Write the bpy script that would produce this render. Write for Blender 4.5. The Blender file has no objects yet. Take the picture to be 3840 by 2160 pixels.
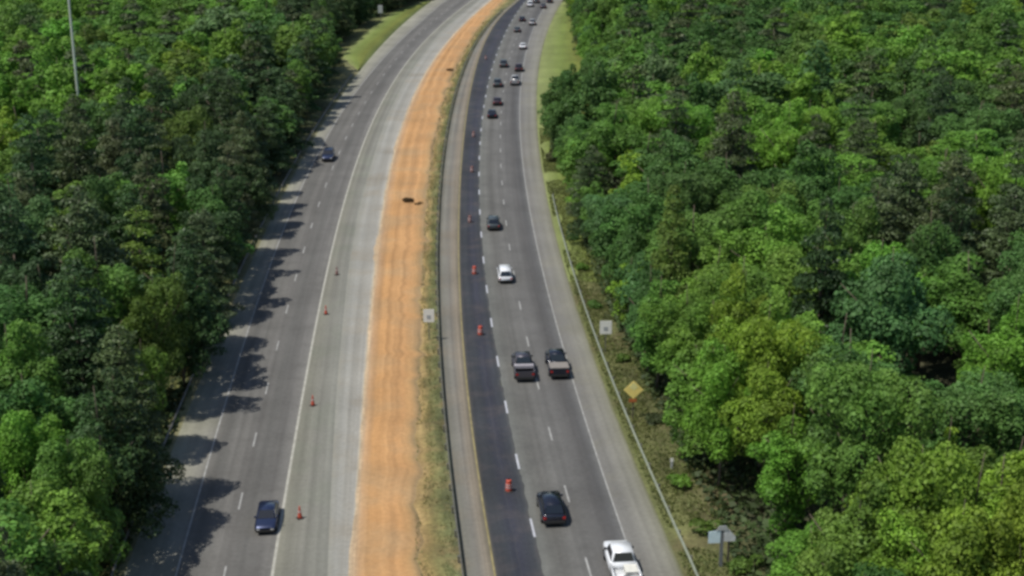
import bpy, bmesh, math, random
import numpy as np
from mathutils import Vector, Matrix, noise as mnoise

random.seed(11)
rng = np.random.default_rng(7)
C = bpy.context.scene.collection
PI = math.pi

# ------------------------------------------------------------------ camera
TH = math.radians(17.674)
FPX, CAM_H = 5197.1, 50.31          # focal length in pixels of the 3840 px photograph, height above the road


def at(px, py, z=0.0):
    """where the ray through a photograph pixel meets the height z"""
    u = (px - 1920) / FPX
    v = (py - 1080) / FPX
    t = -(CAM_H - z) / (-math.sin(TH) - v * math.cos(TH))
    return u * t, (math.cos(TH) - v * math.sin(TH)) * t


cam_data = bpy.data.cameras.new('camera')
cam = bpy.data.objects.new('camera', cam_data)
C.objects.link(cam)
cam.location = (0, 0, CAM_H)
cam.rotation_euler = (PI / 2 - TH, 0, 0)
cam_data.sensor_width = 36
cam_data.lens = 36 * FPX / 3840
cam_data.clip_start = 1
cam_data.clip_end = 9000
bpy.context.scene.camera = cam

# ------------------------------------------------------------------ helpers


def tag(o, label=None, cat=None, group=None, kind=None):
    if label: o['label'] = label
    if cat: o['category'] = cat
    if group: o['group'] = group
    if kind: o['kind'] = kind
    return o


def empty(name, loc, rz=0.0, sc=1.0):
    o = bpy.data.objects.new(name, None)
    C.objects.link(o)
    o.location = loc
    o.rotation_euler = (0, 0, rz)
    o.scale = (sc, sc, sc)
    o.empty_display_size = 0.3
    return o


def link(name, me, mat=None, parent=None, loc=None, rz=None):
    o = bpy.data.objects.new(name, me)
    C.objects.link(o)
    if mat is not None and not me.materials:
        me.materials.append(mat)
    if parent is not None: o.parent = parent
    if loc is not None: o.location = loc
    if rz is not None: o.rotation_euler = (0, 0, rz)
    return o


class MB:
    """collects shapes of ONE part"""

    def __init__(s):
        s.bm = bmesh.new()

    def box(s, x0, x1, y0, y1, z0, z1, bevel=0.0, taper=0.0, mi=0):
        vs = []
        for z, k in ((z0, 0), (z1, taper)):
            for x, y in ((x0 + k, y0 + k), (x1 - k, y0 + k), (x1 - k, y1 - k), (x0 + k, y1 - k)):
                vs.append(s.bm.verts.new((x, y, z)))
        fs = [(3, 2, 1, 0), (4, 5, 6, 7), (0, 1, 5, 4), (1, 2, 6, 5), (2, 3, 7, 6), (3, 0, 4, 7)]
        faces = [s.bm.faces.new([vs[i] for i in f]) for f in fs]
        for f in faces: f.material_index = mi
        if bevel:
            es = list({e for f in faces for e in f.edges})
            bmesh.ops.bevel(s.bm, geom=es, offset=bevel, segments=2, affect='EDGES')
        return s

    def hexa(s, pts, bevel=0.0):
        """eight corners: bottom ring then top ring"""
        vs = [s.bm.verts.new(p) for p in pts]
        fs = [(3, 2, 1, 0), (4, 5, 6, 7), (0, 1, 5, 4), (1, 2, 6, 5), (2, 3, 7, 6), (3, 0, 4, 7)]
        faces = [s.bm.faces.new([vs[i] for i in f]) for f in fs]
        if bevel:
            es = list({e for f in faces for e in f.edges})
            bmesh.ops.bevel(s.bm, geom=es, offset=bevel, segments=2, affect='EDGES')
        return s

    def ring_loft(s, rings, cap=True, closed=True):
        R = [[s.bm.verts.new(p) for p in r] for r in rings]
        n = len(R[0])
        for a, b in zip(R[:-1], R[1:]):
            for i in range(n if closed else n - 1):
                j = (i + 1) % n
                s.bm.faces.new((a[i], a[j], b[j], b[i]))
        if cap:
            s.bm.faces.new(R[0][::-1])
            s.bm.faces.new(R[-1])
        return s

    def lathe(s, prof, n=14, c=(0, 0, 0)):
        return s.ring_loft([[(c[0] + r * math.cos(2 * PI * i / n), c[1] + r * math.sin(2 * PI * i / n), c[2] + z)
                             for i in range(n)] for r, z in prof])

    def tube(s, p, q, r0, r1=None, n=7):
        r1 = r0 if r1 is None else r1
        p, q = Vector(p), Vector(q)
        d = (q - p).normalized()
        a = d.cross(Vector((0.3, 0.5, 0.81))).normalized()
        b = d.cross(a)
        return s.ring_loft([[c + (a * math.cos(2 * PI * i / n) + b * math.sin(2 * PI * i / n)) * r for i in range(n)]
                            for c, r in ((p, r0), (q, r1))])

    def wheel(s, x, y, z, r, w, n=18):
        return s.ring_loft([[(xx, y + rr * math.cos(2 * PI * i / n), z + rr * math.sin(2 * PI * i / n)) for i in range(n)]
                            for xx, rr in ((x - w / 2, r * .9), (x - w / 2 + .03, r), (x + w / 2 - .03, r), (x + w / 2, r * .9))])

    def poly(s, pts, th, axis=(0, 1, 0)):
        """flat outline with thickness along an axis"""
        a = Vector(axis) * th
        return s.ring_loft([[Vector(p) for p in pts], [Vector(p) + a for p in pts]])

    def mesh(s, name, smooth=False):
        bmesh.ops.recalc_face_normals(s.bm, faces=s.bm.faces)
        me = bpy.data.meshes.new(name)
        s.bm.to_mesh(me)
        s.bm.free()
        if smooth:
            me.polygons.foreach_set('use_smooth', [True] * len(me.polygons))
        return me

    def build(s, name, mat, parent=None, smooth=False, loc=None, rz=None):
        return link(name, s.mesh(name, smooth), mat, parent, loc, rz)


# ------------------------------------------------------------------ materials
def new_mat(name):
    m = bpy.data.materials.new(name)
    m.use_nodes = True
    nt = m.node_tree
    b = nt.nodes['Principled BSDF']
    return m, nt, b


def N(nt, t, **kw):
    n = nt.nodes.new(t)
    for k, v in kw.items():
        setattr(n, k, v)
    return n


def col(c): return (c[0], c[1], c[2], 1.0)


def plain(name, c, rough=0.6, metal=0.0, spec=0.5, var=0.12, scale=3.0, coat=0.0):
    m, nt, b = new_mat(name)
    tc = N(nt, 'ShaderNodeTexCoord')
    no = N(nt, 'ShaderNodeTexNoise')
    no.inputs['Scale'].default_value = scale
    no.inputs['Detail'].default_value = 4
    rp = N(nt, 'ShaderNodeValToRGB')
    rp.color_ramp.elements[0].position = .3
    rp.color_ramp.elements[1].position = .7
    rp.color_ramp.elements[0].color = col([x * (1 - var) for x in c])
    rp.color_ramp.elements[1].color = col([min(1, x * (1 + var)) for x in c])
    nt.links.new(tc.outputs['Object'], no.inputs['Vector'])
    nt.links.new(no.outputs['Fac'], rp.inputs['Fac'])
    nt.links.new(rp.outputs['Color'], b.inputs['Base Color'])
    b.inputs['Roughness'].default_value = rough
    b.inputs['Metallic'].default_value = metal
    b.inputs['Specular IOR Level'].default_value = spec
    b.inputs['Coat Weight'].default_value = coat
    b.inputs['Coat Roughness'].default_value = 0.08
    return m


def surface(name, ramp, width, streak=.18, streak_u=1.2, streak_v=.02, blotch=.15, blotch_s=.12, fine=.12, tint=None, tint_amt=.5,
            tint_scale=.15, rough=.9, bump=0.0):
    """a strip of ground: colours run across it (UV.x 0..1), streaks run along it (UV.y in metres)"""
    m, nt, b = new_mat(name)
    L = nt.links
    uv = N(nt, 'ShaderNodeUVMap')
    sx = N(nt, 'ShaderNodeSeparateXYZ')
    L.new(uv.outputs['UV'], sx.inputs[0])
    # edges between bands wander a little
    geo = N(nt, 'ShaderNodeNewGeometry')
    wob = N(nt, 'ShaderNodeTexNoise')
    wob.inputs['Scale'].default_value = .22
    wob.inputs['Detail'].default_value = 3
    L.new(geo.outputs['Position'], wob.inputs['Vector'])
    wa = N(nt, 'ShaderNodeMath', operation='MULTIPLY_ADD')
    wa.inputs[1].default_value = .10
    wa.inputs[2].default_value = -.05
    L.new(wob.outputs['Fac'], wa.inputs[0])
    ad = N(nt, 'ShaderNodeMath', operation='ADD')
    L.new(sx.outputs['X'], ad.inputs[0])
    L.new(wa.outputs[0], ad.inputs[1])
    rp = N(nt, 'ShaderNodeValToRGB')
    el = rp.color_ramp.elements
    el[0].position, el[0].color = ramp[0][0], col(ramp[0][1])
    el[1].position, el[1].color = ramp[-1][0], col(ramp[-1][1])
    for p, c in ramp[1:-1]:
        e = el.new(p)
        e.color = col(c)
    L.new(ad.outputs[0], rp.inputs['Fac'])
    cur = rp.outputs['Color']

    def mul(fac_out, amt, lo=.3, hi=.7):
        nonlocal cur
        mr = N(nt, 'ShaderNodeMapRange')
        mr.inputs['From Min'].default_value = lo
        mr.inputs['From Max'].default_value = hi
        mr.inputs['To Min'].default_value = 1 - amt
        mr.inputs['To Max'].default_value = 1 + amt
        L.new(fac_out, mr.inputs['Value'])
        vm = N(nt, 'ShaderNodeVectorMath', operation='SCALE')
        L.new(cur, vm.inputs[0])
        L.new(mr.outputs[0], vm.inputs['Scale'])
        cur = vm.outputs[0]

    def noise_out(vec, sc, det=4, ro=.55):
        n = N(nt, 'ShaderNodeTexNoise')
        n.inputs['Scale'].default_value = sc
        n.inputs['Detail'].default_value = det
        n.inputs['Roughness'].default_value = ro
        L.new(vec, n.inputs['Vector'])
        return n.outputs['Fac']

    mp = N(nt, 'ShaderNodeCombineXYZ')
    mu = N(nt, 'ShaderNodeMath', operation='MULTIPLY')
    mu.inputs[1].default_value = width * streak_u
    mv = N(nt, 'ShaderNodeMath', operation='MULTIPLY')
    mv.inputs[1].default_value = streak_v
    L.new(sx.outputs['X'], mu.inputs[0])
    L.new(sx.outputs['Y'], mv.inputs[0])
    L.new(mu.outputs[0], mp.inputs[0])
    L.new(mv.outputs[0], mp.inputs[1])
    if tint is not None:
        mx = N(nt, 'ShaderNodeMix', data_type='RGBA')
        mr = N(nt, 'ShaderNodeMapRange')
        mr.inputs['From Min'].default_value = .48
        mr.inputs['From Max'].default_value = .68
        mr.inputs['To Max'].default_value = tint_amt
        L.new(noise_out(geo.outputs['Position'], tint_scale, 5, .6), mr.inputs['Value'])
        L.new(mr.outputs[0], mx.inputs['Factor'])
        L.new(cur, mx.inputs['A'])
        mx.inputs['B'].default_value = col(tint)
        cur = mx.outputs['Result']
    if streak: mul(noise_out(mp.outputs[0], 1.0, 3), streak)
    if blotch: mul(noise_out(geo.outputs['Position'], blotch_s, 4), blotch)
    if fine: mul(noise_out(geo.outputs['Position'], 2.6, 5, .7), fine)
    L.new(cur, b.inputs['Base Color'])
    b.inputs['Roughness'].default_value = rough
    b.inputs['Specular IOR Level'].default_value = .25
    if bump:
        bp = N(nt, 'ShaderNodeBump')
        bp.inputs['Strength'].default_value = bump
        bp.inputs['Distance'].default_value = .3
        L.new(noise_out(geo.outputs['Position'], 1.3, 6, .65), bp.inputs['Height'])
        L.new(bp.outputs[0], b.inputs['Normal'])
    return m


def leaf_material(name, rough=.62, trans=.30):
    m, nt, b = new_mat(name)
    L = nt.links
    oi = N(nt, 'ShaderNodeObjectInfo')
    at_ = N(nt, 'ShaderNodeAttribute', attribute_name='tone')
    sx = N(nt, 'ShaderNodeSeparateXYZ')
    L.new(at_.outputs['Vector'], sx.inputs[0])
    mr = N(nt, 'ShaderNodeMapRange')
    mr.inputs['To Min'].default_value = .74
    mr.inputs['To Max'].default_value = 1.28
    L.new(sx.outputs['X'], mr.inputs['Value'])
    vm = N(nt, 'ShaderNodeVectorMath', operation='SCALE')
    tcn = N(nt, 'ShaderNodeNewGeometry')
    n1 = N(nt, 'ShaderNodeTexNoise')
    n1.inputs['Scale'].default_value = .33
    n1.inputs['Detail'].default_value = 3
    L.new(tcn.outputs['Position'], n1.inputs['Vector'])
    r1 = N(nt, 'ShaderNodeMapRange')
    r1.inputs['From Min'].default_value = .33
    r1.inputs['From Max'].default_value = .67
    r1.inputs['To Min'].default_value = .72
    r1.inputs['To Max'].default_value = 1.30
    L.new(n1.outputs['Fac'], r1.inputs['Value'])
    n2 = N(nt, 'ShaderNodeTexNoise')
    n2.inputs['Scale'].default_value = .07
    n2.inputs['Detail'].default_value = 4
    L.new(tcn.outputs['Position'], n2.inputs['Vector'])
    r2 = N(nt, 'ShaderNodeMapRange')
    r2.inputs['From Min'].default_value = .35
    r2.inputs['From Max'].default_value = .65
    r2.inputs['To Min'].default_value = .508
    r2.inputs['To Max'].default_value = .488
    L.new(n2.outputs['Fac'], r2.inputs['Value'])
    h0 = N(nt, 'ShaderNodeHueSaturation')
    L.new(oi.outputs['Color'], h0.inputs['Color'])
    L.new(r2.outputs[0], h0.inputs['Hue'])
    L.new(r1.outputs[0], h0.inputs['Value'])
    L.new(h0.outputs[0], vm.inputs[0])
    L.new(mr.outputs[0], vm.inputs['Scale'])
    mx = N(nt, 'ShaderNodeMix', data_type='RGBA')
    mr2 = N(nt, 'ShaderNodeMapRange')
    mr2.inputs['From Min'].default_value = .55
    mr2.inputs['To Max'].default_value = .45
    L.new(sx.outputs['Y'], mr2.inputs['Value'])
    hs = N(nt, 'ShaderNodeHueSaturation')
    hs.inputs['Hue'].default_value = .485
    hs.inputs['Value'].default_value = 1.18
    L.new(vm.outputs[0], hs.inputs['Color'])
    L.new(mr2.outputs[0], mx.inputs['Factor'])
    L.new(vm.outputs[0], mx.inputs['A'])
    L.new(hs.outputs[0], mx.inputs['B'])
    L.new(mx.outputs['Result'], b.inputs['Base Color'])
    b.inputs['Roughness'].default_value = rough
    b.inputs['Specular IOR Level'].default_value = .3
    tr = N(nt, 'ShaderNodeBsdfTranslucent')
    L.new(mx.outputs['Result'], tr.inputs['Color'])
    ms = N(nt, 'ShaderNodeMixShader')
    ms.inputs[0].default_value = trans
    out = nt.nodes['Material Output']
    L.new(b.outputs[0], ms.inputs[1])
    L.new(tr.outputs[0], ms.inputs[2])
    L.new(ms.outputs[0], out.inputs['Surface'])
    return m


M = {}
M['leaf'] = leaf_material('leaves')
M['needle'] = leaf_material('needles', .5, .1)
M['bark'] = plain('bark', (.11, .085, .06), .9, var=.35, scale=6)
M['pale_bark'] = plain('pale_bark', (.30, .27, .22), .9, var=.3, scale=6)
M['tyre'] = plain('tyre_rubber', (.015, .015, .016), .85)
M['rim'] = plain('alloy', (.35, .35, .36), .3, .8)
M['glass'] = plain('tinted_glass', (.012, .015, .02), .06, 0, .8, var=.05)
M['black_trim'] = plain('black_trim', (.02, .02, .02), .6)
M['tail_red'] = plain('red_lens', (.42, .02, .015), .2)
M['lamp_clear'] = plain('clear_lens', (.7, .7, .68), .12)
M['galv'] = plain('galvanised_steel', (.33, .36, .27), .45, .35, var=.15, scale=1.5)
M['galv_dull'] = plain('weathered_steel', (.16, .155, .14), .6, .3, var=.25, scale=1.5)
M['post'] = plain('sign_post', (.22, .22, .21), .5, .5)
M['wood_post'] = plain('dark_post', (.06, .045, .04), .8)
M['sign_white'] = plain('sign_white', (.80, .79, .72), .45, var=.04)
M['sign_ink'] = plain('sign_ink', (.16, .17, .18), .5, var=.04)
M['sign_yellow'] = plain('sign_yellow', (.90, .72, .22), .45, var=.06)
M['sign_yellow_top'] = plain('sign_pale_yellow', (.82, .76, .32), .45, var=.06)
M['sign_orange'] = plain('sign_orange', (.42, .13, .04), .5, var=.06)
M['sign_blue'] = plain('sign_pale_blue', (.62, .76, .80), .45, var=.06)
M['sign_grey'] = plain('sign_grey', (.42, .44, .43), .5, 0, var=.08)
M['orange'] = plain('orange_plastic', (.50, .075, .04), .5, var=.1)
M['orange_faded'] = plain('faded_orange_plastic', (.22, .11, .10), .6, var=.15)
M['white_band'] = plain('reflective_white', (.5, .36, .34), .35, var=.06)
M['rubber'] = plain('black_rubber', (.03, .028, .028), .85)
M['paint_white'] = plain('worn_white_paint', (.30, .30, .285), .7, var=.25, scale=1.2)
M['paint_bright'] = plain('fresh_white_paint', (.42, .43, .46), .6, var=.12, scale=1.2)
M['paint_cream'] = plain('worn_cream_paint', (.36, .35, .30), .7, var=.2, scale=1.2)
M['paint_yellow'] = plain('dirty_yellow_paint', (.24, .20, .085), .7, var=.3, scale=.8)
M['pole'] = plain('pale_pole', (.52, .56, .47), .5, .1)


def car_paint(name, c, metal=.3, rough=.3):
    return plain('paint_' + name, c, rough, metal, .5, var=.03, coat=.6)


# ------------------------------------------------------------------ the road traced on the ground (photograph pixels -> metres)
S_ = 3840 / 2576
TR = {
    'A': [(305 * S_, 1449 * S_), (470 * S_, 1050 * S_), (551 * S_, 854 * S_), (640 * S_, 640 * S_), (1326, 291), (1412, 190), (1524, 82), (1617, 4)],
    'B': [(450 * S_, 1449 * S_), (487 * S_, 1290 * S_), (515 * S_, 1180 * S_), (560 * S_, 1030 * S_), (610 * S_, 880 * S_), (921, 1245), (987, 1052), (1059, 881), (1108, 765), (1164, 643), (1197, 572), (1386, 279), (1423, 224), (1509, 149), (1598, 67), (1658, 11)],
    'D': [(1033, 2155), (1051, 2012), (1075, 1834), (1096, 1716), (1110, 1609), (1128, 1496), (1146, 1389), (1158, 1312), (1175, 1218), (1202, 1107), (1224, 1019), (1252, 909), (1274, 831), (1299, 737), (1329, 666), (1357, 583), (1390, 511), (1397, 447), (1430, 376), (1460, 309), (1509, 242), (1568, 190), (1617, 138), (1665, 86), (1729, 30)],
    'F': [(1336, 2155), (1342, 1894), (1354, 1656), (1372, 1419), (1385, 1162), (1412, 942), (1440, 776), (1473, 638), (1517, 528), (1531, 410), (1561, 317), (1617, 239), (1673, 168), (1747, 89), (1803, 37), (1837, 4)],
    'G': [(1514, 2131), (1550, 1894), (1573, 1716), (1567, 1478), (1545, 1162), (1572, 997), (1583, 831), (1611, 693), (1616, 555), (1628, 447), (1658, 354), (1710, 253), (1758, 168), (1773, 130), (1822, 56), (1878, 11)],
    'H': [(1729, 2155), (1712, 2012), (1698, 1864), (1680, 1775), (1663, 1597), (1648, 1419), (1638, 1162), (1636, 997), (1638, 831), (1655, 666), (1672, 555), (1676, 484), (1695, 391), (1725, 298), (1751, 224), (1781, 168), (1822, 112), (1889, 37)],
    'I': [(1860, 2155), (1831, 1983), (1801, 1805), (1777, 1597), (1753, 1389), (1730, 1173), (1725, 1024), (1725, 875), (1729, 735), (1731, 586), (1737, 456), (1766, 373), (1784, 280), (1814, 168), (1852, 93), (1893, 48), (1941, 7)],
    'K': [(2041, 2155), (1991, 1980), (1936, 1737), (1899, 1540), (1869, 1365), (1846, 1217), (1823, 1098), (1818, 986), (1803, 889), (1800, 866), (1796, 698), (1796, 549), (1804, 456), (1811, 429), (1822, 354), (1840, 280), (1870, 186), (1889, 130), (1926, 67), (1956, 22)],
    'M': [(2353, 2030), (2323, 1941), (2270, 1822), (2216, 1656), (2151, 1448), (2114, 1322), (2096, 1247), (2066, 1135), (2043, 1053), (2029, 986), (2014, 912), (1997, 840), (1979, 728), (1968, 661), (1957, 605), (1949, 512), (1952, 447), (1948, 317), (1967, 242), (1978, 179), (1997, 112), (2027, 56), (2049, 15)],
    'N': [(2573, 2155), (2531, 2072), (2442, 1894), (2365, 1716), (2294, 1526), (2234, 1318), (2152, 1135), (2118, 1024), (2096, 930), (2094, 884), (2054, 735), (2035, 642), (2024, 568), (2016, 475), (2012, 522), (2016, 335), (2030, 224), (2045, 130), (2075, 75), (2101, 19)],
}
PF = {}
for k, pts in TR.items():
    w = np.array([at(*p) for p in pts])
    PF[k] = np.polyfit((w[:, 1] - 250) / 200, w[:, 0], 3 if k == 'A' else 4)
Y0, Y1 = 92.0, 472.0
_s = lambda k, y: float((np.polyval(PF[k], (y + 2 - 250) / 200) - np.polyval(PF[k], (y - 2 - 250) / 200)) / 4)
SL0 = sum(_s(k, Y0 + 3) for k in 'BDIKM') / 5
SL1 = sum(_s(k, Y1 - 3) for k in 'BDIKM') / 5


def X(k, y):
    """x of a traced boundary at the distance y"""
    if k == 'C': return .5 * (X('B', y) + X('D', y))
    if k == 'L': return .5 * (X('K', y) + X('M', y))
    if k == 'E':
        return X('D', y) + np.interp(y, [80, 120, 170, 480], [4.2, 3.3, 2.6, 2.4])
    if y < Y0: return float(np.polyval(PF[k], (Y0 - 250) / 200)) + SL0 * (y - Y0)
    if y > Y1: return float(np.polyval(PF[k], (Y1 - 250) / 200)) + SL1 * (y - Y1) + .0007 * (y - Y1) ** 2
    return float(np.polyval(PF[k], (y - 250) / 200))


def slope(k, y): return (X(k, y + 3) - X(k, y - 3)) / 6


def heading(k, y): return -math.atan(slope(k, y))        # rotation about Z that points +Y along the road


YS = 45.0
YE = 640.0


def strip(name, mat, left, right, z, y0=YS, y1=YE, step=3.0, nx=2, zfun=None, parent=None, kind='structure'):
    ys = np.arange(y0, y1 + step * .5, step)
    verts, uvs = [], []
    for y in ys:
        a, b = left(y), right(y)
        for i in range(nx):
            t = i / (nx - 1)
            x = a + (b - a) * t
            verts.append((x, y, z + (zfun(x, y, t) if zfun else 0)))
            uvs.append((t, y))
    faces = []
    for j in range(len(ys) - 1):
        for i in range(nx - 1):
            k = j * nx + i
            faces.append((k, k + 1, k + nx + 1, k + nx))
    me = bpy.data.meshes.new(name)
    me.from_pydata(verts, [], faces)
    ul = me.uv_layers.new(name='UVMap')
    li = np.empty(len(me.loops), dtype=np.int32)
    me.loops.foreach_get('vertex_index', li)
    ul.data.foreach_set('uv', np.array(uvs, dtype=np.float32)[li].ravel())
    if nx > 2: me.polygons.foreach_set('use_smooth', [True] * len(me.polygons))
    me.materials.append(mat)
    o = bpy.data.objects.new(name, me)
    C.objects.link(o)
    if kind: o['kind'] = kind
    if parent: o.parent = parent
    return o


def off(k, d): return lambda y: X(k, y) + d


# tree lines: where the roadside grass ends and the woods begin
GRT = [(60, 3.6), (85, 3.5), (111, 3.4), (134, 3.0), (150, 2.7), (165, 2.5), (200, 2.7), (221, 2.5), (236, 1.0), (247, 1.6), (256, 4.5), (264, 8.6), (283, 10.2), (313, 10.8), (358, 9.4), (417, 6.0), (470, 2.6), (520, 2), (640, 2)]
GLT = [(60, -.3), (110, .0), (150, .8), (200, 2.2), (270, 4.2), (315, 5.0), (335, 11), (358, 13), (400, 13), (430, 11), (459, 7), (520, 2.4), (640, 2.4)]
tlr = lambda y: X('N', y) + float(np.interp(y, [a for a, b in GRT], [b for a, b in GRT]))
tll = lambda y: X('A', y) - float(np.interp(y, [a for a, b in GLT], [b for a, b in GLT]))

# ------------------------------------------------------------------ ground, road, verges
gm, nt, b = new_mat('forest_floor')
tc = N(nt, 'ShaderNodeNewGeometry')
no = N(nt, 'ShaderNodeTexNoise')
no.inputs['Scale'].default_value = .35
no.inputs['Detail'].default_value = 8
rp = N(nt, 'ShaderNodeValToRGB')
rp.color_ramp.elements[0].position = .35
rp.color_ramp.elements[0].color = (.028, .038, .016, 1)
rp.color_ramp.elements[1].position = .68
rp.color_ramp.elements[1].color = (.075, .072, .035, 1)
nt.links.new(tc.outputs['Position'], no.inputs['Vector'])
nt.links.new(no.outputs['Fac'], rp.inputs['Fac'])
nt.links.new(rp.outputs['Color'], b.inputs['Base Color'])
b.inputs['Roughness'].default_value = 1
g = MB()
g.bm.faces.new([g.bm.verts.new(p) for p in ((-2500, -200, -.03), (2500, -200, -.03), (2500, 5000, -.03), (-2500, 5000, -.03))])
tag(g.build('ground', gm), kind='structure')

GREY_W = (.30, .285, .245)
mt_shL = surface('left_shoulder_asphalt', [(0, (0.255, 0.255, 0.187)), (.25, (0.255, 0.251, 0.200)), (.8, (0.217, 0.212, 0.183)), (1, (0.170, 0.166, 0.149))], 4, .12, blotch=.14, tint=(0.170, 0.170, 0.128))
mt_lanL = surface('left_lane_asphalt', [(0, (0.132, 0.128, 0.116)), (.16, (0.112, 0.110, 0.102)), (.34, (0.136, 0.132, 0.122)), (.5, (0.124, 0.120, 0.112)), (.66, (0.108, 0.106, 0.099)), (.84, (0.132, 0.128, 0.120)), (1, (0.152, 0.148, 0.136))], 7, .16, 1.3, .012, .10, tint=(.095, .092, .085), tint_amt=.45, tint_scale=.4)
mt_inL = surface('old_inner_shoulder', [(0, (0.192, 0.188, 0.150)), (.5, (0.175, 0.172, 0.147)), (1, (0.204, 0.204, 0.177))], 3, .16, 1.6, .014, .12, tint=(0.155, 0.168, 0.128), tint_amt=.5)
mt_con = surface('new_concrete_lane', [(0, (0.239, 0.237, 0.204)), (.3, (0.270, 0.267, 0.240)), (.55, (0.244, 0.237, 0.208)), (.85, (0.301, 0.292, 0.260)), (.93, (0.389, 0.344, 0.264)), (1, (0.443, 0.327, 0.200))], 3.2, .11, 1.8, .012, .10, tint=(0.237, 0.205, 0.153), tint_amt=.5, tint_scale=.16)
mt_dirt = surface('orange_clay', [(0, (0.347, 0.259, 0.170)), (.07, (0.400, 0.250, 0.133)), (.2, (0.434, 0.242, 0.101)), (.32, (0.400, 0.221, 0.092)), (.45, (0.451, 0.254, 0.109)), (.60, (0.395, 0.221, 0.095)), (.70, (0.451, 0.250, 0.106)), (.84, (0.408, 0.242, 0.105)), (.94, (0.321, 0.217, 0.105)), (1, (0.251, 0.192, 0.096))], 5, .17, 1.6, .010, .12, .12, .13,
                  tint=(0.347, 0.234, 0.124), tint_amt=.65, tint_scale=.13, bump=.25)
mt_spill = surface('spilled_clay', [(0, (.42, .33, .22)), (1, (.48, .32, .18))], 1, .2, blotch=.2, blotch_s=.3, fine=.25, bump=.4)
mt_med = surface('median_grass', [(0, (.33, .23, .10)), (.2, (.25, .19, .075)), (.4, (.17, .155, .06)), (.65, (.125, .135, .055)), (1, (.105, .11, .06))], 3.6, .25, 1.2, .05, .28, .25, .35,
                 tint=(.27, .19, .09), tint_amt=.65, tint_scale=.35, bump=.8)
mt_inR = surface('brown_inner_shoulder', [(0, (0.130, 0.126, 0.101)), (.2, (0.172, 0.168, 0.143)), (.45, (0.160, 0.151, 0.130)), (.75, (0.210, 0.181, 0.139)), (.9, (0.143, 0.126, 0.092)), (1, (0.118, 0.109, 0.076))], 2.8, .16, 2.0, .012, .12, tint=(0.193, 0.160, 0.118))
mt_dark = surface('fresh_dark_asphalt', [(0, (.062, .060, .054)), (.08, (.040, .043, .047)), (.3, (.037, .041, .047)), (.5, (.034, .037, .050)), (.53, (.044, .046, .055)), (.56, (.036, .038, .052)), (.9, (.042, .046, .052)), (1, (.065, .068, .068))], 3.4, .14, 1.8, .02, .18, .08, .14, tint=(.066, .060, .062), tint_amt=.7, tint_scale=.35)
mt_lanR = surface('right_lane_asphalt', [(0, (0.132, 0.136, 0.124)), (.12, (0.132, 0.132, 0.120)), (.24, (0.104, 0.102, 0.094)), (.36, (0.126, 0.124, 0.116)), (.5, (0.120, 0.118, 0.112)), (.68, (0.108, 0.106, 0.102)), (.80, (0.084, 0.082, 0.080)), (.92, (0.092, 0.092, 0.092)), (1, (0.120, 0.120, 0.116))], 7.2, .13, 1.2, .012, .12, tint=(.085, .084, .08), tint_amt=.45, tint_scale=.4)
mt_shR = surface('right_shoulder_asphalt', [(0, (0.156, 0.152, 0.141)), (.3, (0.171, 0.167, 0.152)), (.7, (0.194, 0.190, 0.160)), (.9, (0.182, 0.179, 0.137)), (1, (0.129, 0.133, 0.068))], 3.3, .12, 1.4, .014, .12, tint=(0.182, 0.175, 0.137))
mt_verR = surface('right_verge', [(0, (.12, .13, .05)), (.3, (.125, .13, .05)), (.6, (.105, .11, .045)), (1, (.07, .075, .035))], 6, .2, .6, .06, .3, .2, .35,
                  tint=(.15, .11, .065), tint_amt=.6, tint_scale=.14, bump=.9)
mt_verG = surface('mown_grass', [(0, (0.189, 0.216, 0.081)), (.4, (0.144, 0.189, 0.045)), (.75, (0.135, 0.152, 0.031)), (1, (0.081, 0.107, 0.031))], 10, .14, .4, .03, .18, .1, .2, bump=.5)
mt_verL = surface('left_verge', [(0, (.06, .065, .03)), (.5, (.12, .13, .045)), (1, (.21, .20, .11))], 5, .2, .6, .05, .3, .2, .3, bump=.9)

Z = .02
strip('road_shoulder', mt_shL, off('A', 0), off('B', 0), Z)
strip('road', mt_lanL, off('B', 0), off('D', 0), Z)
strip('road_shoulder', mt_inL, off('D', 0), off('E', 0), Z)
strip('road', mt_con, off('E', 0), off('F', 0), Z)
strip('road_shoulder', mt_inR, off('H', .35), off('I', 0), Z)
strip('road', mt_dark, off('I', 0), lambda y: X('K', y) + .08 + .22 * mnoise.noise(Vector((y * .35, 1, 0))) + .12 * mnoise.noise(Vector((y * 1.3, 4, 0))), Z + .004, step=.8)
strip('road', mt_lanR, off('K', 0), off('M', 0), Z)
strip('road_shoulder', mt_shR, off('M', 0), off('N', 0), Z)


def dirt_z(x, y, t):
    e = math.sin(PI * min(1, max(0, t))) ** .5
    n = mnoise.noise(Vector((x * .9, y * .06, 3))) * .10 + mnoise.noise(Vector((x * 2.6, y * .12, 8))) * .03
    rut = .02 * math.cos(t * 2 * PI * 3.3 + .04 * y)
    hump = .45 * math.exp(-((y - 236) / 7) ** 2) * math.exp(-((t - .85) / .25) ** 2)
    return e * (.12 + n + rut + hump)


def med_z(x, y, t):
    e = math.sin(PI * min(1, max(0, t))) ** .5
    return e * (.10 + mnoise.noise(Vector((x * .8, y * .3, 1))) * .16 + mnoise.noise(Vector((x * 2.5, y * 1.2, 5))) * .07)


def ver_z(x, y, t):
    e = math.sin(PI * min(1, max(0, t))) ** .5
    return e * (.08 + mnoise.noise(Vector((x * .4, y * .2, 4))) * .25 + mnoise.noise(Vector((x * 2, y * 1.2, 9))) * .08)


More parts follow.
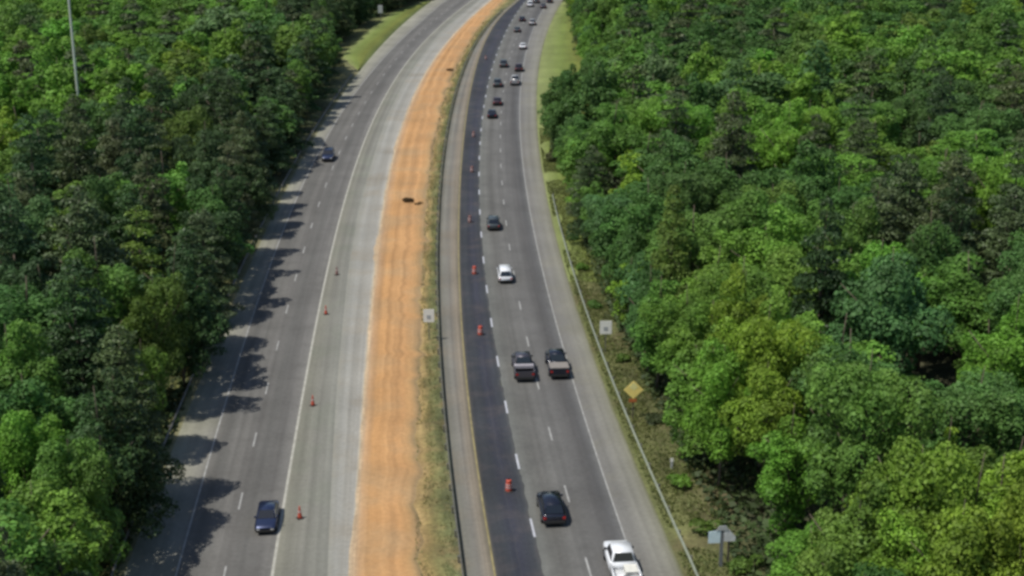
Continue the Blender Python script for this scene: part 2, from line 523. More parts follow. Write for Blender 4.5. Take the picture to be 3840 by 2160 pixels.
jit = lambda y, a, s: a * mnoise.noise(Vector((s, y * .11, 0))) * 2
gx = lambda y: X('G', y) + .6 + jit(y, .5, 2.2) + .8 * mnoise.noise(Vector((7, y * .5, 0)))
strip('dirt_strip', mt_dirt, off('F', 0), gx, Z, step=1.5, nx=22, zfun=dirt_z)
strip('dirt_strip', mt_spill, lambda y: X('F', y) - .12 - .35 * abs(mnoise.noise(Vector((y * .22, 3, 0)))) - .5 * max(0, mnoise.noise(Vector((y * .06, 9, 0)))), lambda y: X('F', y) + .35, Z + .012, step=1.2, nx=2)
strip('grass_median', mt_med, gx, off('H', .35), Z, step=1.5, nx=14, zfun=med_z)
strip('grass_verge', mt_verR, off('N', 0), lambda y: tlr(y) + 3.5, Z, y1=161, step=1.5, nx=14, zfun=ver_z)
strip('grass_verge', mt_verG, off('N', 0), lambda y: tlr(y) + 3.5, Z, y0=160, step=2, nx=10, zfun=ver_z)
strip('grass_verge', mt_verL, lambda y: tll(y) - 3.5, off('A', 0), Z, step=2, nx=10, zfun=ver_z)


strip('grass_verge', mt_verG, lambda y: X('A', y) - 8 * max(0, min(1, (y - 325) / 25, (480 - y) / 30)), off('A', 0), Z + .006, y0=326, y1=479, step=2, nx=8, zfun=lambda x, y, t: ver_z(x, y, t) + .35 * math.sin(PI * t) ** .5)


def line(name, mat, k, d, w, y0=YS, y1=YE, zz=.028):
    return strip(name, mat, off(k, d - w / 2), off(k, d + w / 2), zz, y0, y1, 3.0)


line('road_marking', M['paint_white'], 'B', 0, .14)
line('road_marking', M['paint_cream'], 'D', 0, .22)
line('road_marking', M['paint_white'], 'M', 0, .12)
line('road_marking', M['paint_yellow'], 'I', -.12, .13)


def dashes(k, d, w, ymid, mat, ln=3.05, per=12.19, edge=.0):
    me_v, me_f = [], []
    ds = []
    y = ymid
    while y > YS: y -= per * math.cos(math.atan(slope(k, max(y, 60))))
    while y < 600:
        ds.append(y)
        y += per * math.cos(math.atan(slope(k, max(y, 60))))
    for c in ds:
        for s0 in range(2):
            ya, yb = c - ln / 2 + s0 * ln / 2, c - ln / 2 + (s0 + 1) * ln / 2
            i = len(me_v)
            me_v += [(X(k, ya) + d - w / 2, ya, .028), (X(k, ya) + d + w / 2, ya, .028), (X(k, yb) + d + w / 2, yb, .028), (X(k, yb) + d - w / 2, yb, .028)]
            me_f.append((i, i + 1, i + 2, i + 3))
    me = bpy.data.meshes.new('lane_dashes')
    me.from_pydata(me_v, [], me_f)
    o = link('lane_marking', me, mat)
    o['kind'] = 'structure'
    return o


dashes('C', 0, .15, at(903, 1879)[1], M['paint_white'])
dashes('K', .05, .18, at(1991, 1980)[1], M['paint_bright'])
dashes('L', 0, .15, at(2133, 1852)[1], M['paint_white'])


# ------------------------------------------------------------------ meshes made of many small leaves
def cloud_mesh(name, P, Nn, size, aspect=1.0, fold=0.0):
    n = len(P)
    r = rng.normal(size=(n, 3))
    t = np.cross(Nn, r)
    t /= np.linalg.norm(t, axis=1)[:, None] + 1e-9
    bvec = np.cross(Nn, t)
    s = size[:, None]
    a, bb = t * s, bvec * s * aspect
    sk = rng.uniform(.35, 1.0, size=(n, 4, 1))
    V = np.stack([P - a * sk[:, 0], P - bb * sk[:, 1] + Nn * s * .15, P + a * sk[:, 2], P + bb * sk[:, 3] + Nn * s * .15], 1).reshape(-1, 3)
    me = bpy.data.meshes.new(name)
    me.vertices.add(4 * n)
    me.vertices.foreach_set('co', V.astype(np.float32).ravel())
    me.loops.add(4 * n)
    me.loops.foreach_set('vertex_index', np.arange(4 * n, dtype=np.int32))
    me.polygons.add(n)
    me.polygons.foreach_set('loop_start', np.arange(0, 4 * n, 4, dtype=np.int32))
    me.update(calc_edges=True)
    at_ = me.attributes.new('tone', 'FLOAT_VECTOR', 'FACE')
    tone = rng.uniform(0, 1, size=(n, 3)).astype(np.float32)
    at_.data.foreach_set('vector', tone.ravel())
    return me


def unit(n):
    v = rng.normal(size=(n, 3))
    return v / np.linalg.norm(v, axis=1)[:, None]


def lobes_cloud(lobes, dens, leaf):
    """points on the outside of a union of blobs; lobes = [(x,y,z,r,flat)]"""
    L = np.array(lobes)
    Ps, Ns = [], []
    for x, y, z, r, fl in lobes:
        n = max(12, int(dens * 4 * PI * r * r * (.5 + .5 * fl)))
        u = unit(n)
        u[:, 2] = np.where(u[:, 2] < -.45, -u[:, 2], u[:, 2])
        rr = r * (1 - np.abs(rng.normal(0, .16, n)))
        rr *= 1 + .10 * np.sin(5 * u[:, 0] + x) * np.sin(6 * u[:, 1] + y) + .06 * np.sin(11 * u[:, 2] + 9 * u[:, 0])
        P = np.stack([x + u[:, 0] * rr, y + u[:, 1] * rr, z + u[:, 2] * rr * fl], 1)
        keep = np.ones(n, bool)
        for q in L:
            if q[0] == x and q[1] == y and q[2] == z: continue
            d = ((P[:, 0] - q[0]) ** 2 + (P[:, 1] - q[1]) ** 2 + ((P[:, 2] - q[2]) / q[4]) ** 2) ** .5
            keep &= d > q[3] * .72
        P, u = P[keep], u[keep]
        nn = u + rng.normal(0, .55, P.shape)
        nn[:, 2] += .25
        nn /= np.linalg.norm(nn, axis=1)[:, None]
        Ps.append(P)
        Ns.append(nn)
    P, Nn = np.concatenate(Ps), np.concatenate(Ns)
    return P, Nn


def trunk_mesh(h, r, spread, forks=4, lean=.3, top=.92):
    b = MB()
    pts = [Vector((random.uniform(-lean, lean) * i / 4, random.uniform(-lean, lean) * i / 4, h * top * i / 4)) for i in range(5)]
    pts[0] = Vector((0, 0, -.15))
    for i in range(4):
        b.tube(pts[i], pts[i + 1], r * (1 - .22 * i), r * (1 - .22 * (i + 1)))
    for k in range(forks):
        a = 2 * PI * k / forks + random.uniform(-.4, .4)
        f = random.uniform(.3, .62)
        p = pts[0].lerp(pts[4], f)
        q = p + Vector((math.cos(a) * spread * random.uniform(.5, .8), math.sin(a) * spread * random.uniform(.5, .8), h * random.uniform(.14, .26)))
        b.tube(p, q, r * .42, r * .15, 6)
    return b.mesh('trunk', True)


def broadleaf(R, h, nl, dens, leaf, base=.30, seed=0, flat=.95):
    random.seed(seed)
    zc, hz = h * (base + 1) / 2, h * (1 - base) / 2
    lobes, big = [], []
    for i in range(11):                      # a few boughs, each carrying small leafy sprays
        for _ in range(30):
            u = Vector([random.gauss(0, 1) for _ in range(3)]).normalized()
            k = random.uniform(.42, .66)
            c = Vector((u.x * R * k, u.y * R * k, zc + u.z * hz * k))
            if all((c - q).length > .42 * R for q in big): break
        big.append(c)
    for i in range(nl):
        c = random.choice(big)
        u = Vector([random.gauss(0, 1) for _ in range(3)]).normalized()
        p = c + u * R * random.uniform(.14, .36)
        r = random.uniform(.11, .24) * R
        lobes.append((p.x, p.y, max(p.z, r), r, random.uniform(.6, 1.25)))
    for c in big: lobes.append((c.x, c.y, c.z, R * .27, 1.0))
    lobes.append((0, 0, zc, R * .5, min(1.2, hz / R)))
    P, Nn = lobes_cloud(lobes, dens, leaf)
    me = cloud_mesh('crown', P, Nn, leaf * rng.uniform(.5, 1.35, len(P)))
    me.materials.append(M['leaf'])
    tk = trunk_mesh(h, .034 * h ** .9 * .5, R, 5)
    tk.materials.append(M['bark'])
    return me, tk, R, h


def cone_tree(R, h, nl, dens, leaf, seed=0):
    random.seed(seed)
    lobes = []
    for i in range(nl):
        f = i / (nl - 1)
        z = h * (.18 + .78 * f)
        rr = R * (1 - f) ** .75 * .62
        a = i * 2.4 + random.uniform(-.4, .4)
        lobes.append((math.cos(a) * rr, math.sin(a) * rr, z, max(.5, R * (.46 - .26 * f)), random.uniform(.9, 1.3)))
    P, Nn = lobes_cloud(lobes, dens, leaf)
    me = cloud_mesh('crown', P, Nn, leaf * rng.uniform(.6, 1.3, len(P)))
    me.materials.append(M['leaf'])
    tk = trunk_mesh(h, .2, R * .5, 4, .15)
    tk.materials.append(M['bark'])
    return me, tk, R, h


def pine(R, h, nw, dens, leaf, base=.35, seed=0, power=.6):
    random.seed(seed)
    lobes = []
    for i in range(nw):
        f = (i + .3) / nw
        z = h * (base + (1 - base) * f)
        reach = R * (1 - f) ** power
        nb = 6 if f < .6 else 4
        a0 = random.uniform(0, 6)
        for k in range(nb):
            if random.random() < .12: continue
            a = a0 + 2 * PI * k / nb + random.uniform(-.3, .3)
            q = reach * random.uniform(.55, .9)
            r = random.uniform(.7, 1.15) * (1.15 - .45 * f) * R / 4
            lobes.append((math.cos(a) * q, math.sin(a) * q, z + random.uniform(-.5, .5), r * 1.25, .55))
            lobes.append((math.cos(a) * q * .5, math.sin(a) * q * .5, z + random.uniform(-.2, .4), r, .55))
    lobes.append((0, 0, h * .97, .7 * R / 4, 1.2))
    P, Nn = lobes_cloud(lobes, dens, leaf)
    Nn += rng.normal(0, .5, Nn.shape)
    Nn /= np.linalg.norm(Nn, axis=1)[:, None]
    me = cloud_mesh('crown', P, Nn, leaf * rng.uniform(.6, 1.4, len(P)), .45)
    me.materials.append(M['needle'])
    tk = trunk_mesh(h, .22, R * .5, 3, .2, .98)
    tk.materials.append(M['bark'])
    return me, tk, R, h


NEAR = {'broad': [broadleaf(5.0, 16, 70, 24, .17, .16, 1), broadleaf(5.6, 15, 80, 22, .175, .12, 2), broadleaf(4.4, 17, 64, 25, .165, .14, 3),
                  broadleaf(6.0, 17, 90, 20, .18, .14, 4), broadleaf(4.8, 14, 60, 24, .17, .10, 5), broadleaf(4.2, 13, 50, 25, .165, .04, 12), broadleaf(5.2, 18, 76, 23, .17, .16, 13)],
        'edge': [broadleaf(3.8, 11, 56, 26, .165, -.06, 14), broadleaf(4.2, 12, 60, 25, .165, -.04, 15), broadleaf(3.5, 13, 54, 26, .16, -.04, 16)],
        'cone': [cone_tree(3.0, 17, 34, 22, .16, 6), cone_tree(3.4, 15, 32, 22, .165, 7)],
        'pine': [pine(4.0, 18, 10, 22, .22, .12, 8), pine(3.6, 17, 9, 22, .22, .16, 9), pine(4.4, 16, 9, 20, .24, .1, 10)]}
FAR = {'edge': [broadleaf(4.0, 12, 44, 10, .28, -.05, 34), broadleaf(4.6, 13, 46, 10, .28, -.05, 35)],
       'broad': [broadleaf(5.0, 16, 50, 9, .29, .14, 21), broadleaf(5.8, 15, 60, 8, .30, .12, 22), broadleaf(4.5, 17, 46, 9, .28, .14, 23), broadleaf(6.2, 17, 64, 7.5, .31, .14, 24)],
       'cone': [cone_tree(3.1, 17, 24, 11, .26, 26)],
       'pine': [pine(4.0, 18, 8, 10, .36, .15, 28), pine(4.3, 16, 8, 9.5, .38, .1, 29)]}
random.seed(5)

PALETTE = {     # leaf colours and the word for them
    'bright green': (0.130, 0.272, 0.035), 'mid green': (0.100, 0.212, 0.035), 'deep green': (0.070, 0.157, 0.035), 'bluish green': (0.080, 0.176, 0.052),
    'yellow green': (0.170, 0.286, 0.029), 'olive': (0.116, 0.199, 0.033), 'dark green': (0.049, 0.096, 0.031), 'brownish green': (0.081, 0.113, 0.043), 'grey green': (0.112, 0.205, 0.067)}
KINDS = {'broad': ('broadleaf_tree', 'broadleaf tree'), 'cone': ('columnar_tree', 'pointed tree'), 'pine': ('pine_tree', 'pine')}

# ------------------------------------------------------------------ vehicles


def vehicle(name, px, py, lane, paint, style, label, cat, towards=False, far=False, group=None, extras=None, dx=None, length=None):
    x, y = at(px, py, .7)
    if lane: x = lane(y) + (dx or 0)
    ref = 'C' if x < -15 else 'L'
    rz = heading(ref, y) + (PI if towards else 0)
    root = empty(name, (x, y, Z), rz, length or 1.0)
    tag(root, label, cat, group)
    st = {'sedan': dict(L=4.7, W=.9, belt=.95, roof=1.45, hood=.95, cab=(-1.75, -1.15, .45, 1.15), tail=1.02),
          'suv': dict(L=4.75, W=.95, belt=1.1, roof=1.75, hood=1.1, cab=(-2.25, -1.9, .5, 1.15), tail=1.12),
          'van': dict(L=5.0, W=.98, belt=1.1, roof=1.85, hood=1.1, cab=(-2.42, -2.2, .95, 1.7), tail=1.12),
          'pickup': dict(L=5.8, W=.99, belt=1.2, roof=1.9, hood=1.18, cab=(-.75, -.55, 1.0, 1.55), tail=1.2)}[style]
    Ln, W, belt, roof, hood = st['L'], st['W'], st['belt'], st['roof'], st['hood']
    c0, c1, c2, c3 = st['cab']
    h = Ln / 2

    def sec(yy, w, zt, zb=.32):
        return [(-w * .9, yy, zb), (-w, yy, zb + .25), (-w, yy, zt - .22), (-w * .95, yy, zt - .05), (-w * .75, yy, zt), (w * .75, yy, zt), (w * .95, yy, zt - .05), (w, yy, zt - .22), (w, yy, zb + .25), (w * .9, yy, zb)]
    b = MB()
    if style == 'pickup':
        b.ring_loft([sec(-.85, W, belt), sec(c3, W, belt), sec(h - .35, W * .97, hood - .04), sec(h - .06, W * .92, hood - .16), sec(h, W * .86, hood - .3, .4)])
        b.box(-W, -W + .09, -h + .06, -.85, .4, belt, .02)
        b.box(W - .09, W, -h + .06, -.85, .4, belt, .02)
        b.box(-W + .09, W - .09, -h + .08, -.85, .45, .68)
        b.box(-W + .09, W - .09, -.95, -.86, .68, belt)
    else:
        b.ring_loft([sec(-h, W * .86, st['tail'] - .22, .42), sec(-h + .08, W * .93, st['tail'] - .06), sec(-h + .5, W, st['tail']), sec(c3, W, belt),
                     sec(h - .4, W * .96, hood - .12), sec(h - .08, W * .9, hood - .26), sec(h, W * .8, hood - .4, .42)])
    body = b.build('body', paint, root, True)
    cw, rw = W * .9, W * .74
    zc = belt - .03
    b = MB().hexa([(-cw, c0, zc), (cw, c0, zc), (cw, c3, zc), (-cw, c3, zc), (-rw, c1, roof), (rw, c1, roof), (rw, c2, roof), (-rw, c2, roof)], .07)
    b.build('cabin', paint, root, True)

    def pane(nm, corners, inset, k):
        c = sum((Vector(p) for p in corners), Vector()) / 4
        nrm = (Vector(corners[1]) - Vector(corners[0])).cross(Vector(corners[2]) - Vector(corners[0])).normalized()
        if nrm.dot(c - Vector((0, (c0 + c3) / 2, (zc + roof) / 2))) < 0: nrm = -nrm
        pts = [Vector(p) + (c - Vector(p)) * inset + nrm * .004 for p in corners]
        mb = MB()
        mb.ring_loft([pts, [p + nrm * .012 for p in pts]])
        mb.build(nm, M['glass'], root)
    pane('rear_window', [(-cw, c0, zc), (cw, c0, zc), (rw, c1, roof), (-rw, c1, roof)], .16, 0)
    pane('windshield', [(-cw, c3, zc), (cw, c3, zc), (rw, c2, roof), (-rw, c2, roof)], .12, 1)
    for s in (-1, 1):
        pane('side_window', [(s * cw, c0, zc), (s * cw, c3, zc), (s * rw, c2, roof), (s * rw, c1, roof)], .16, 2)
        if far: continue
        MB().box(s * (W + .02) - .09, s * (W + .02) + .09, c3 - .35, c3 - .2, belt - .03, belt + .14, .03).build('mirror', M['black_trim'] if style == 'pickup' else paint, root)
    wr = .40 if style == 'pickup' else .35
    for s in (-1, 1):
        for yy in (h - .95, -h + (1.25 if style == 'pickup' else 1.0)):
            w_ = MB().wheel(s * (W - .10), yy, wr, wr, .25).build('wheel', M['tyre'], root)
            if not far:
                MB().wheel(s * (W + .012), yy, wr, wr * .6, .03, 12).build('rim', M['rim'], w_)
        MB().box(s * (W - .2) - .12, s * (W - .2) + .12, -h - .015, -h + .1, st['tail'] - .42, st['tail'] - .22, .01).build('tail_light', M['tail_red'], root)
        MB().box(s * (W - .32) - .15, s * (W - .32) + .15, h - .14, h + .015, hood - .46, hood - .32, .02).build('headlight', M['lamp_clear'], root)
    MB().box(-W * .9, W * .9, -h - .09, -h + .1, .34, .58, .04).build('bumper', M['black_trim'], root)
    MB().box(-W * .85, W * .85, h - .12, h + .06, .3, .52, .04).build('bumper', M['black_trim'], root)
    if style == 'pickup':
        MB().box(-W + .09, W - .09, -h, -h + .075, .58, belt, .02).build('tailgate', paint, root)
        if extras == 'toolbox':
            MB().box(-W + .02, W - .02, -1.62, -1.05, belt - .2, belt + .12, .03).build('toolbox', plain('aluminium', (.40, .38, .40), .5, .2), root)
        if extras == 'cover':
            MB().box(-W + .03, W - .03, -h + .1, -1.15, belt - .04, belt + .05, .02).build('bed_cover', plain('tan_cover', (.22, .20, .18), .7), root)
    return root


PW = car_paint('white', (.74, .76, .78), 0, .3)
PB = car_paint('black', (.016, .019, .032), .3, .22)
PN = car_paint('navy', (.030, .042, .095), .5, .3)
PG = car_paint('charcoal', (.085, .08, .095), .5, .35)
PS = car_paint('silver', (.42, .42, .42), .6, .4)
PR = car_paint('maroon', (.05, .022, .028), .4, .35)
PT = car_paint('teal_grey', (.07, .085, .09), .4, .4)
lane = lambda a, b: (lambda y: .5 * (X(a, y) + X(b, y)))
KL, LM, BC, CD = lane('K', 'L'), lane('L', 'M'), lane('B', 'C'), lane('C', 'D')
LANDMARK = []      # (y, side, phrase)

wp = vehicle('pickup_truck', 2331, 2112, None, PW, 'pickup', 'white pickup with a loaded open bed in the lane beside the wide shoulder', 'pickup truck')
cb = empty('cargo_box', (0, 0, 0))
cb.location = wp.matrix_basis @ Vector((.38, -1.6, .69))
cb.rotation_euler = wp.rotation_euler
tag(cb, 'cream coloured box lying in the bed of the white pickup', 'box')
MB().box(-.42, .45, -.55, .55, 0, .42, .03).build('box_body', plain('cream_card', (.58, .57, .52), .7), cb)
MB().box(-.44, .47, -.57, .57, .42, .47, .01).build('lid', plain('cream_lid', (.68, .67, .6), .6), cb)
sp = empty('spare_wheel', wp.matrix_basis @ Vector((.0, -2.45, .69)), .3)
tag(sp, 'dark spare wheel lying near the tailgate of the white pickup', 'wheel')
MB().lathe([(.22, 0), (.36, .01), (.38, .1), (.36, .2), (.22, .21)], 16).build('tyre', M['tyre'], sp)
MB().lathe([(.05, .05), (.21, .05), (.21, .19), (.05, .15)], 12).build('rim', M['rim'], sp)

vehicle('car', 2066, 1897, None, PB, 'suv', 'black car driving away alone behind the white pickup, beside a lane dash', 'car')
vehicle('pickup_truck', 1961, 1372, None, PG, 'pickup', 'dark grey pickup with a pale toolbox across its bed, beside a black pickup', 'pickup truck', extras='toolbox')
vehicle('pickup_truck', 2088, 1362, None, PB, 'pickup', 'black pickup with a tan cover over its bed, next to the shoulder line', 'pickup truck', extras='cover')
vehicle('van', 1893, 1026, None, PW, 'van', 'white boxy van alone in the lane next to the fresh dark asphalt', 'van', length=.87)
vehicle('car', 1850, 834, None, PT, 'suv', 'dark car alone ahead of the white van, closest to the dark asphalt', 'car', length=.93)
vehicle('car', 1002, 1930, None, PN, 'sedan', 'navy blue car coming towards the camera beside the cream inner line', 'car', towards=True, length=.92)
vehicle('car', 1232, 583, None, PN, 'suv', 'dark blue car coming out of the tree shade in the lane beside the far shoulder', 'car', towards=True)
fg = 'cars queuing round the far bend'
for px, py, p, s, lb in [
        (1845, 425, PB, 'sedan', 'black car last in the queue of traffic, just above the fresh dark asphalt bend'),
        (1865, 378, PR, 'sedan', 'dark maroon car second from the end of the queue in the inner lane'),
        (1866, 311, PT, 'suv', 'dark green tinted car third from the end of the inner lane queue'),
        (1889, 239, PT, 'suv', 'dark car beside the maroon car, two places behind a teal grey car'),
        (1946, 254, PR, 'suv', 'wide maroon car in the outer lane ahead of the silver car'),
        (1931, 303, PS, 'pickup', 'silver pickup truck in the outer lane, last of that lane in the queue'),
        (1961, 172, PW, 'sedan', 'small white car alone in the middle of the outer lane queue'),
        (1940, 110, PT, 'sedan', 'teal grey car in the inner lane, level with the pale far shoulder'),
        (1959, 70, PB, 'sedan', 'black car beside the silver car near the top of the bend'),
        (1997, 84, PS, 'suv', 'silver car with a dark rear beside the black car near the top of the bend'),
        (1989, 16, PW, 'van', 'white van where the traffic leaves the picture'),
        (2012, 3, PT, 'suv', 'grey car just beyond the white van at the head of the queue'),
        (2038, 22, PG, 'sedan', 'charcoal car at the outer edge of the traffic behind the farthest black car'),
        (2062, 2, PB, 'suv', 'black car touching the shoulder where the road leaves the picture')]:
    nm = {'pickup': 'pickup_truck', 'van': 'van'}.get(s, 'car')
    vehicle(nm, px, py, None, p, s, lb, nm.replace('_', ' '), far=True, group=fg)


# ------------------------------------------------------------------ work zone markers
def drum(px, py, label, faded=False):
    x, y = at(px, py, .5)
    r = empty('traffic_drum', (x, y, Z), random.uniform(0, 6))
    tag(r, label, 'traffic drum', 'orange drums along the dark asphalt')
    om = M['orange_faded'] if faded else M['orange']
    MB().lathe([(.27, .06), (.275, .3), (.26, .32), (.262, .5), (.245, .52), (.245, .72), (.225, .74), (.22, .98), (.17, 1.03), (.05, 1.04)], 16).build('barrel', om, r, False)
    for z0, z1, ra in ((.34, .48, .272), (.56, .70, .256)):
        MB().lathe([(ra, z0), (ra, z1)], 16).build('band', M['white_band'], r)
    MB().lathe([(.42, 0), (.42, .04), (.3, .08)], 14).build('base', M['rubber'], r)
    MB().box(-.12, .12, -.02, .02, 1.03, 1.14, .01).build('handle', M['rubber'], r)


for px, py, lb, fd in [
        (1908, 1822, 'bright orange drum with white bands beside the black car, first on the fresh asphalt', 0),
        (1801, 1240, 'orange drum on the fresh asphalt level with the white median sign', 0),
        (1779, 1014, 'orange drum on the fresh asphalt level with the white van', 0),
        (1762, 822, 'faded drum on the fresh asphalt level with the dark car behind the queue', 1),
        (1770, 635, 'faded drum on the fresh asphalt beyond the dark bush on the dirt', 1),
        (1776, 504, 'faded drum on the fresh asphalt just before the queue starts', 1),
        (1822, 216, 'faded drum on the fresh asphalt beside the far queue of cars', 1)]:
    drum(px, py, lb, fd)


def cone(px, py, label, faded):
    x, y = at(px, py, .45)
    r = empty('traffic_cone', (x, y, Z), random.uniform(0, 1))
    tag(r, label, 'traffic cone', 'cones along the old inner shoulder')
    MB().lathe([(.2, .04), (.17, .2), (.055, .95), (.05, 1.05), (.02, 1.06)], 14).build('cone_body', M['orange_faded'] if faded else M['orange'], r, True)
    MB().lathe([(.125, .52), (.098, .68)], 14).build('band', M['white_band'], r)
    MB().box(-.26, .26, -.26, .26, 0, .045, .01).build('base', M['rubber'], r)


for px, py, lb, fd in [
        (1124, 1925, 'orange cone on the old shoulder beside the navy car', 0),
        (1173, 1505, 'orange cone on the old shoulder next in line past the navy car', 0),
        (1222, 1165, 'orange cone on the old shoulder across from the white median sign', 0),
        (1263, 1018, 'dull cone farthest along the old shoulder, level with the white van', 1)]:
    cone(px, py, lb, fd)


# ------------------------------------------------------------------ signs
def sign_root(name, px, py, zc, label, rz=0.0, group=None):
    x, y = at(px, py, zc)
    r = empty(name, (x, y, 0), rz)
    tag(r, label, 'road sign', group)
    return r


for px, py, lb, w, h in [(1608, 1184, 'white rectangular sign on a post standing in the grass median beside the dirt strip', 1.15, 1.45),
                         (2272, 1228, 'white rectangular sign on a post in front of the trees beyond the wide shoulder', 1.25, 1.45)]:
    r = sign_root('road_sign', px, py, 2.85, lb, .04, 'pair of white signs')
    MB().box(-w / 2, w / 2, -.02, .02, 2.85 - h / 2, 2.85 + h / 2, .01).build('sign_panel', M['sign_white'], r)
    MB().box(-.22, .22, -.03, -.022, 2.48, 2.92).build('sign_legend', plain('faint_ink', (.36, .38, .38), .5), r)
    MB().tube((0, .06, -.1), (0, .06, 3.5), .05).build('post', M['post'], r)
r = sign_root('road_sign', 2376, 1462, 2.9, 'yellow diamond warning sign with an orange plate beneath it, at the edge of the trees', .05)
d = .90
MB().poly([(-d, -.02, 2.9), (0, -.02, 2.9 - d), (d, -.02, 2.9), (0, -.02, 2.9 + d)], .04).build('sign_panel', M['sign_yellow'], r)
MB().poly([(-.42, -.032, 3.18), (.05, -.032, 2.85), (.42, -.032, 3.2), (0, -.032, 3.66)], .01).build('sign_legend', M['sign_yellow_top'], r)
MB().box(-.4, .3, -.02, .02, 1.68, 2.02, .01).build('plate', M['sign_orange'], r)
MB().tube((0, .06, -.1), (0, .06, 3.6), .055).build('post', M['wood_post'], r)
r = sign_root('road_sign', 2708, 2005, 2.7, 'pale blue grey sign assembly on dark posts in front of the nearest woods', .08)
MB().poly([(-1.0, -.03, 2.05), (-.12, -.03, 2.05), (-.12, -.03, 3.05), (-1.0, -.03, 2.95)], .05).build('sign_panel', M['sign_blue'], r)
MB().poly([(.14, -.03, 2.15), (1.0, -.03, 2.15), (1.0, -.03, 2.5), (.55, -.03, 3.05), (.14, -.03, 3.05)], .05).build('sign_panel', plain('sign_pale_grey', (.58, .60, .60), .45), r)
MB().poly([(-.45, -.06, 3.06), (.5, -.06, 3.06), (.28, -.06, 3.42), (-.22, -.06, 3.42)], .05).build('sign_plate', M['sign_grey'], r)
MB().box(-.11, .13, -.01, .1, -.1, 3.3).build('post', M['sign_ink'], r)
MB().box(.48, .6, .03, .12, -.1, 3.0).build('post', M['wood_post'], r)
r = sign_root('road_sign', 1427, 34, 3.4, 'grey back of a small sign in the shade beside the grass clearing', 0)
MB().box(-.75, .6, -.02, .03, 2.2, 4.6, .01).build('sign_panel', M['sign_grey'], r)
MB().tube((0, .1, -.1), (0, .1, 4.6), .07).build('post', M['post'], r)
x, y = at(2519, 1735, .6)
r = empty('marker_post', (x, y, 0))
tag(r, 'short pale marker post at the edge of the woods beyond the guardrail', 'marker post')
MB().box(-.1, .1, -.03, .03, 0, 1.0, .01).build('post_body', M['sign_grey'], r)
MB().box(-.14, .14, -.045, -.032, .68, 1.05, .01).build('marker_plate', M['sign_white'], r)

x, y = at(282, 252, 16.5)
r = empty('utility_pole', (x, y, 0))
tag(r, 'tall pale pole rising out of the woods and past the top of the picture', 'pole')
MB().tube((0, 0, -.2), (0, 0, 33), .25, .17, 12).build('pole_shaft', M['pole'], r)
MB().box(-1.6, 1.6, -.1, .1, 32.2, 32.4, .02).build('crossarm', M['galv'], r)
for s in (-1.3, 1.3):
    MB().box(s - .35, s + .35, -.25, .25, 31.9, 32.2, .05).build('floodlight', M['galv'], r)


# ------------------------------------------------------------------ guardrails
def guardrail(xf, y0, y1, mat, label, side, rail_h=.7, face=.05):
    ym = (y0 + y1) / 2
    r = empty('guardrail', (xf(ym), ym, 0))
    tag(r, label, 'guardrail')
    inv = Vector((xf(ym), ym, 0))
    b = MB()
    prof = [(0, rail_h - .31), (.06, rail_h - .26), (.06, rail_h - .2), (.0, rail_h - .155), (.06, rail_h - .11), (.06, rail_h - .05), (0, rail_h)]
    prof = prof + [(p[0] - .03, p[1]) for p in prof[::-1]]
    rings = []
    y = y0
    while y <= y1:
        rings.append([Vector((xf(y) + side * p[0], y, p[1])) - inv for p in prof])
        y += 4
    b.ring_loft(rings)
    b.build('rail', mat, r)
    pm = None
    y = y0 + 1
    while y < y1:
        if pm is None:
            pm = MB().box(-.07, .07, -.09, .09, -.05, rail_h - .02).mesh('post')
            pm.materials.append(M['galv_dull'])
        link('post', pm, None, r, Vector((xf(y) - side * .16, y, 0)) - inv)
        y += 4.0


guardrail(lambda y: X('N', y) + .75, 66, 205, M['galv'], 'bright steel guardrail along the outer edge of the wide shoulder before the trees', -1)
guardrail(lambda y: X('H', y) + .1, 66, 452, M['galv_dull'], 'dull steel guardrail between the grass median and the brown shoulder', 1)
guardrail(lambda y: X('A', y) - .7, 66, 318, M['galv_dull'], 'guardrail in the shade between the pines and the shoulder', 1)

# ------------------------------------------------------------------ trees
LAND = [(85, 'the white pickup'), (97, 'the blue grey sign'), (110, 'the black car'), (124, 'the marker post'), (140, 'the diamond sign'), (157, 'the two pickups'), (172, 'the white signs'),
        (190, 'the white van'), (212, 'the dark car'), (232, 'the dark bush'), (258, 'the start of the bend'), (290, 'the queue of cars'), (325, 'the silver pickup'), (365, 'the small white car'), (420, 'the top of the bend'), (470, 'the farthest traffic')]
ROW = ['first row', 'second row', 'third row', 'fourth row', 'depth'] #'at the road edge', 'in the second row', 'in the third row', 'in the fourth row', 'deep in the woods']


def tree_label(col_name, kword, x, y, h, big):
    right = x > 0
    d = (x - tlr(y)) if right else (tll(y) - x)
    row = ROW[int(min(4, max(0, (d + 1) // 7.5)))]
    ref = min(LAND, key=lambda q: abs(q[0] - y))[1]
    side = 'right' if right else 'left'
    return f"{big}{col_name} {kword}, {row} of {side} woods, level with {ref}".replace('the two pickups', 'two pickups').replace('the start of the bend', 'the bend start').replace('the top of the bend', 'the bend top').replace('the blue grey sign', 'the grey sign')


trees = []          # x, y, radius, kind, colour, height scale


def put(px, py, kind, colr, R, H, zf=.6):
    """a crown whose middle is seen at a pixel"""
    x, y = at(px * S_, py * S_, H * zf)
    trees.append([x, y, R, kind, colr, H])


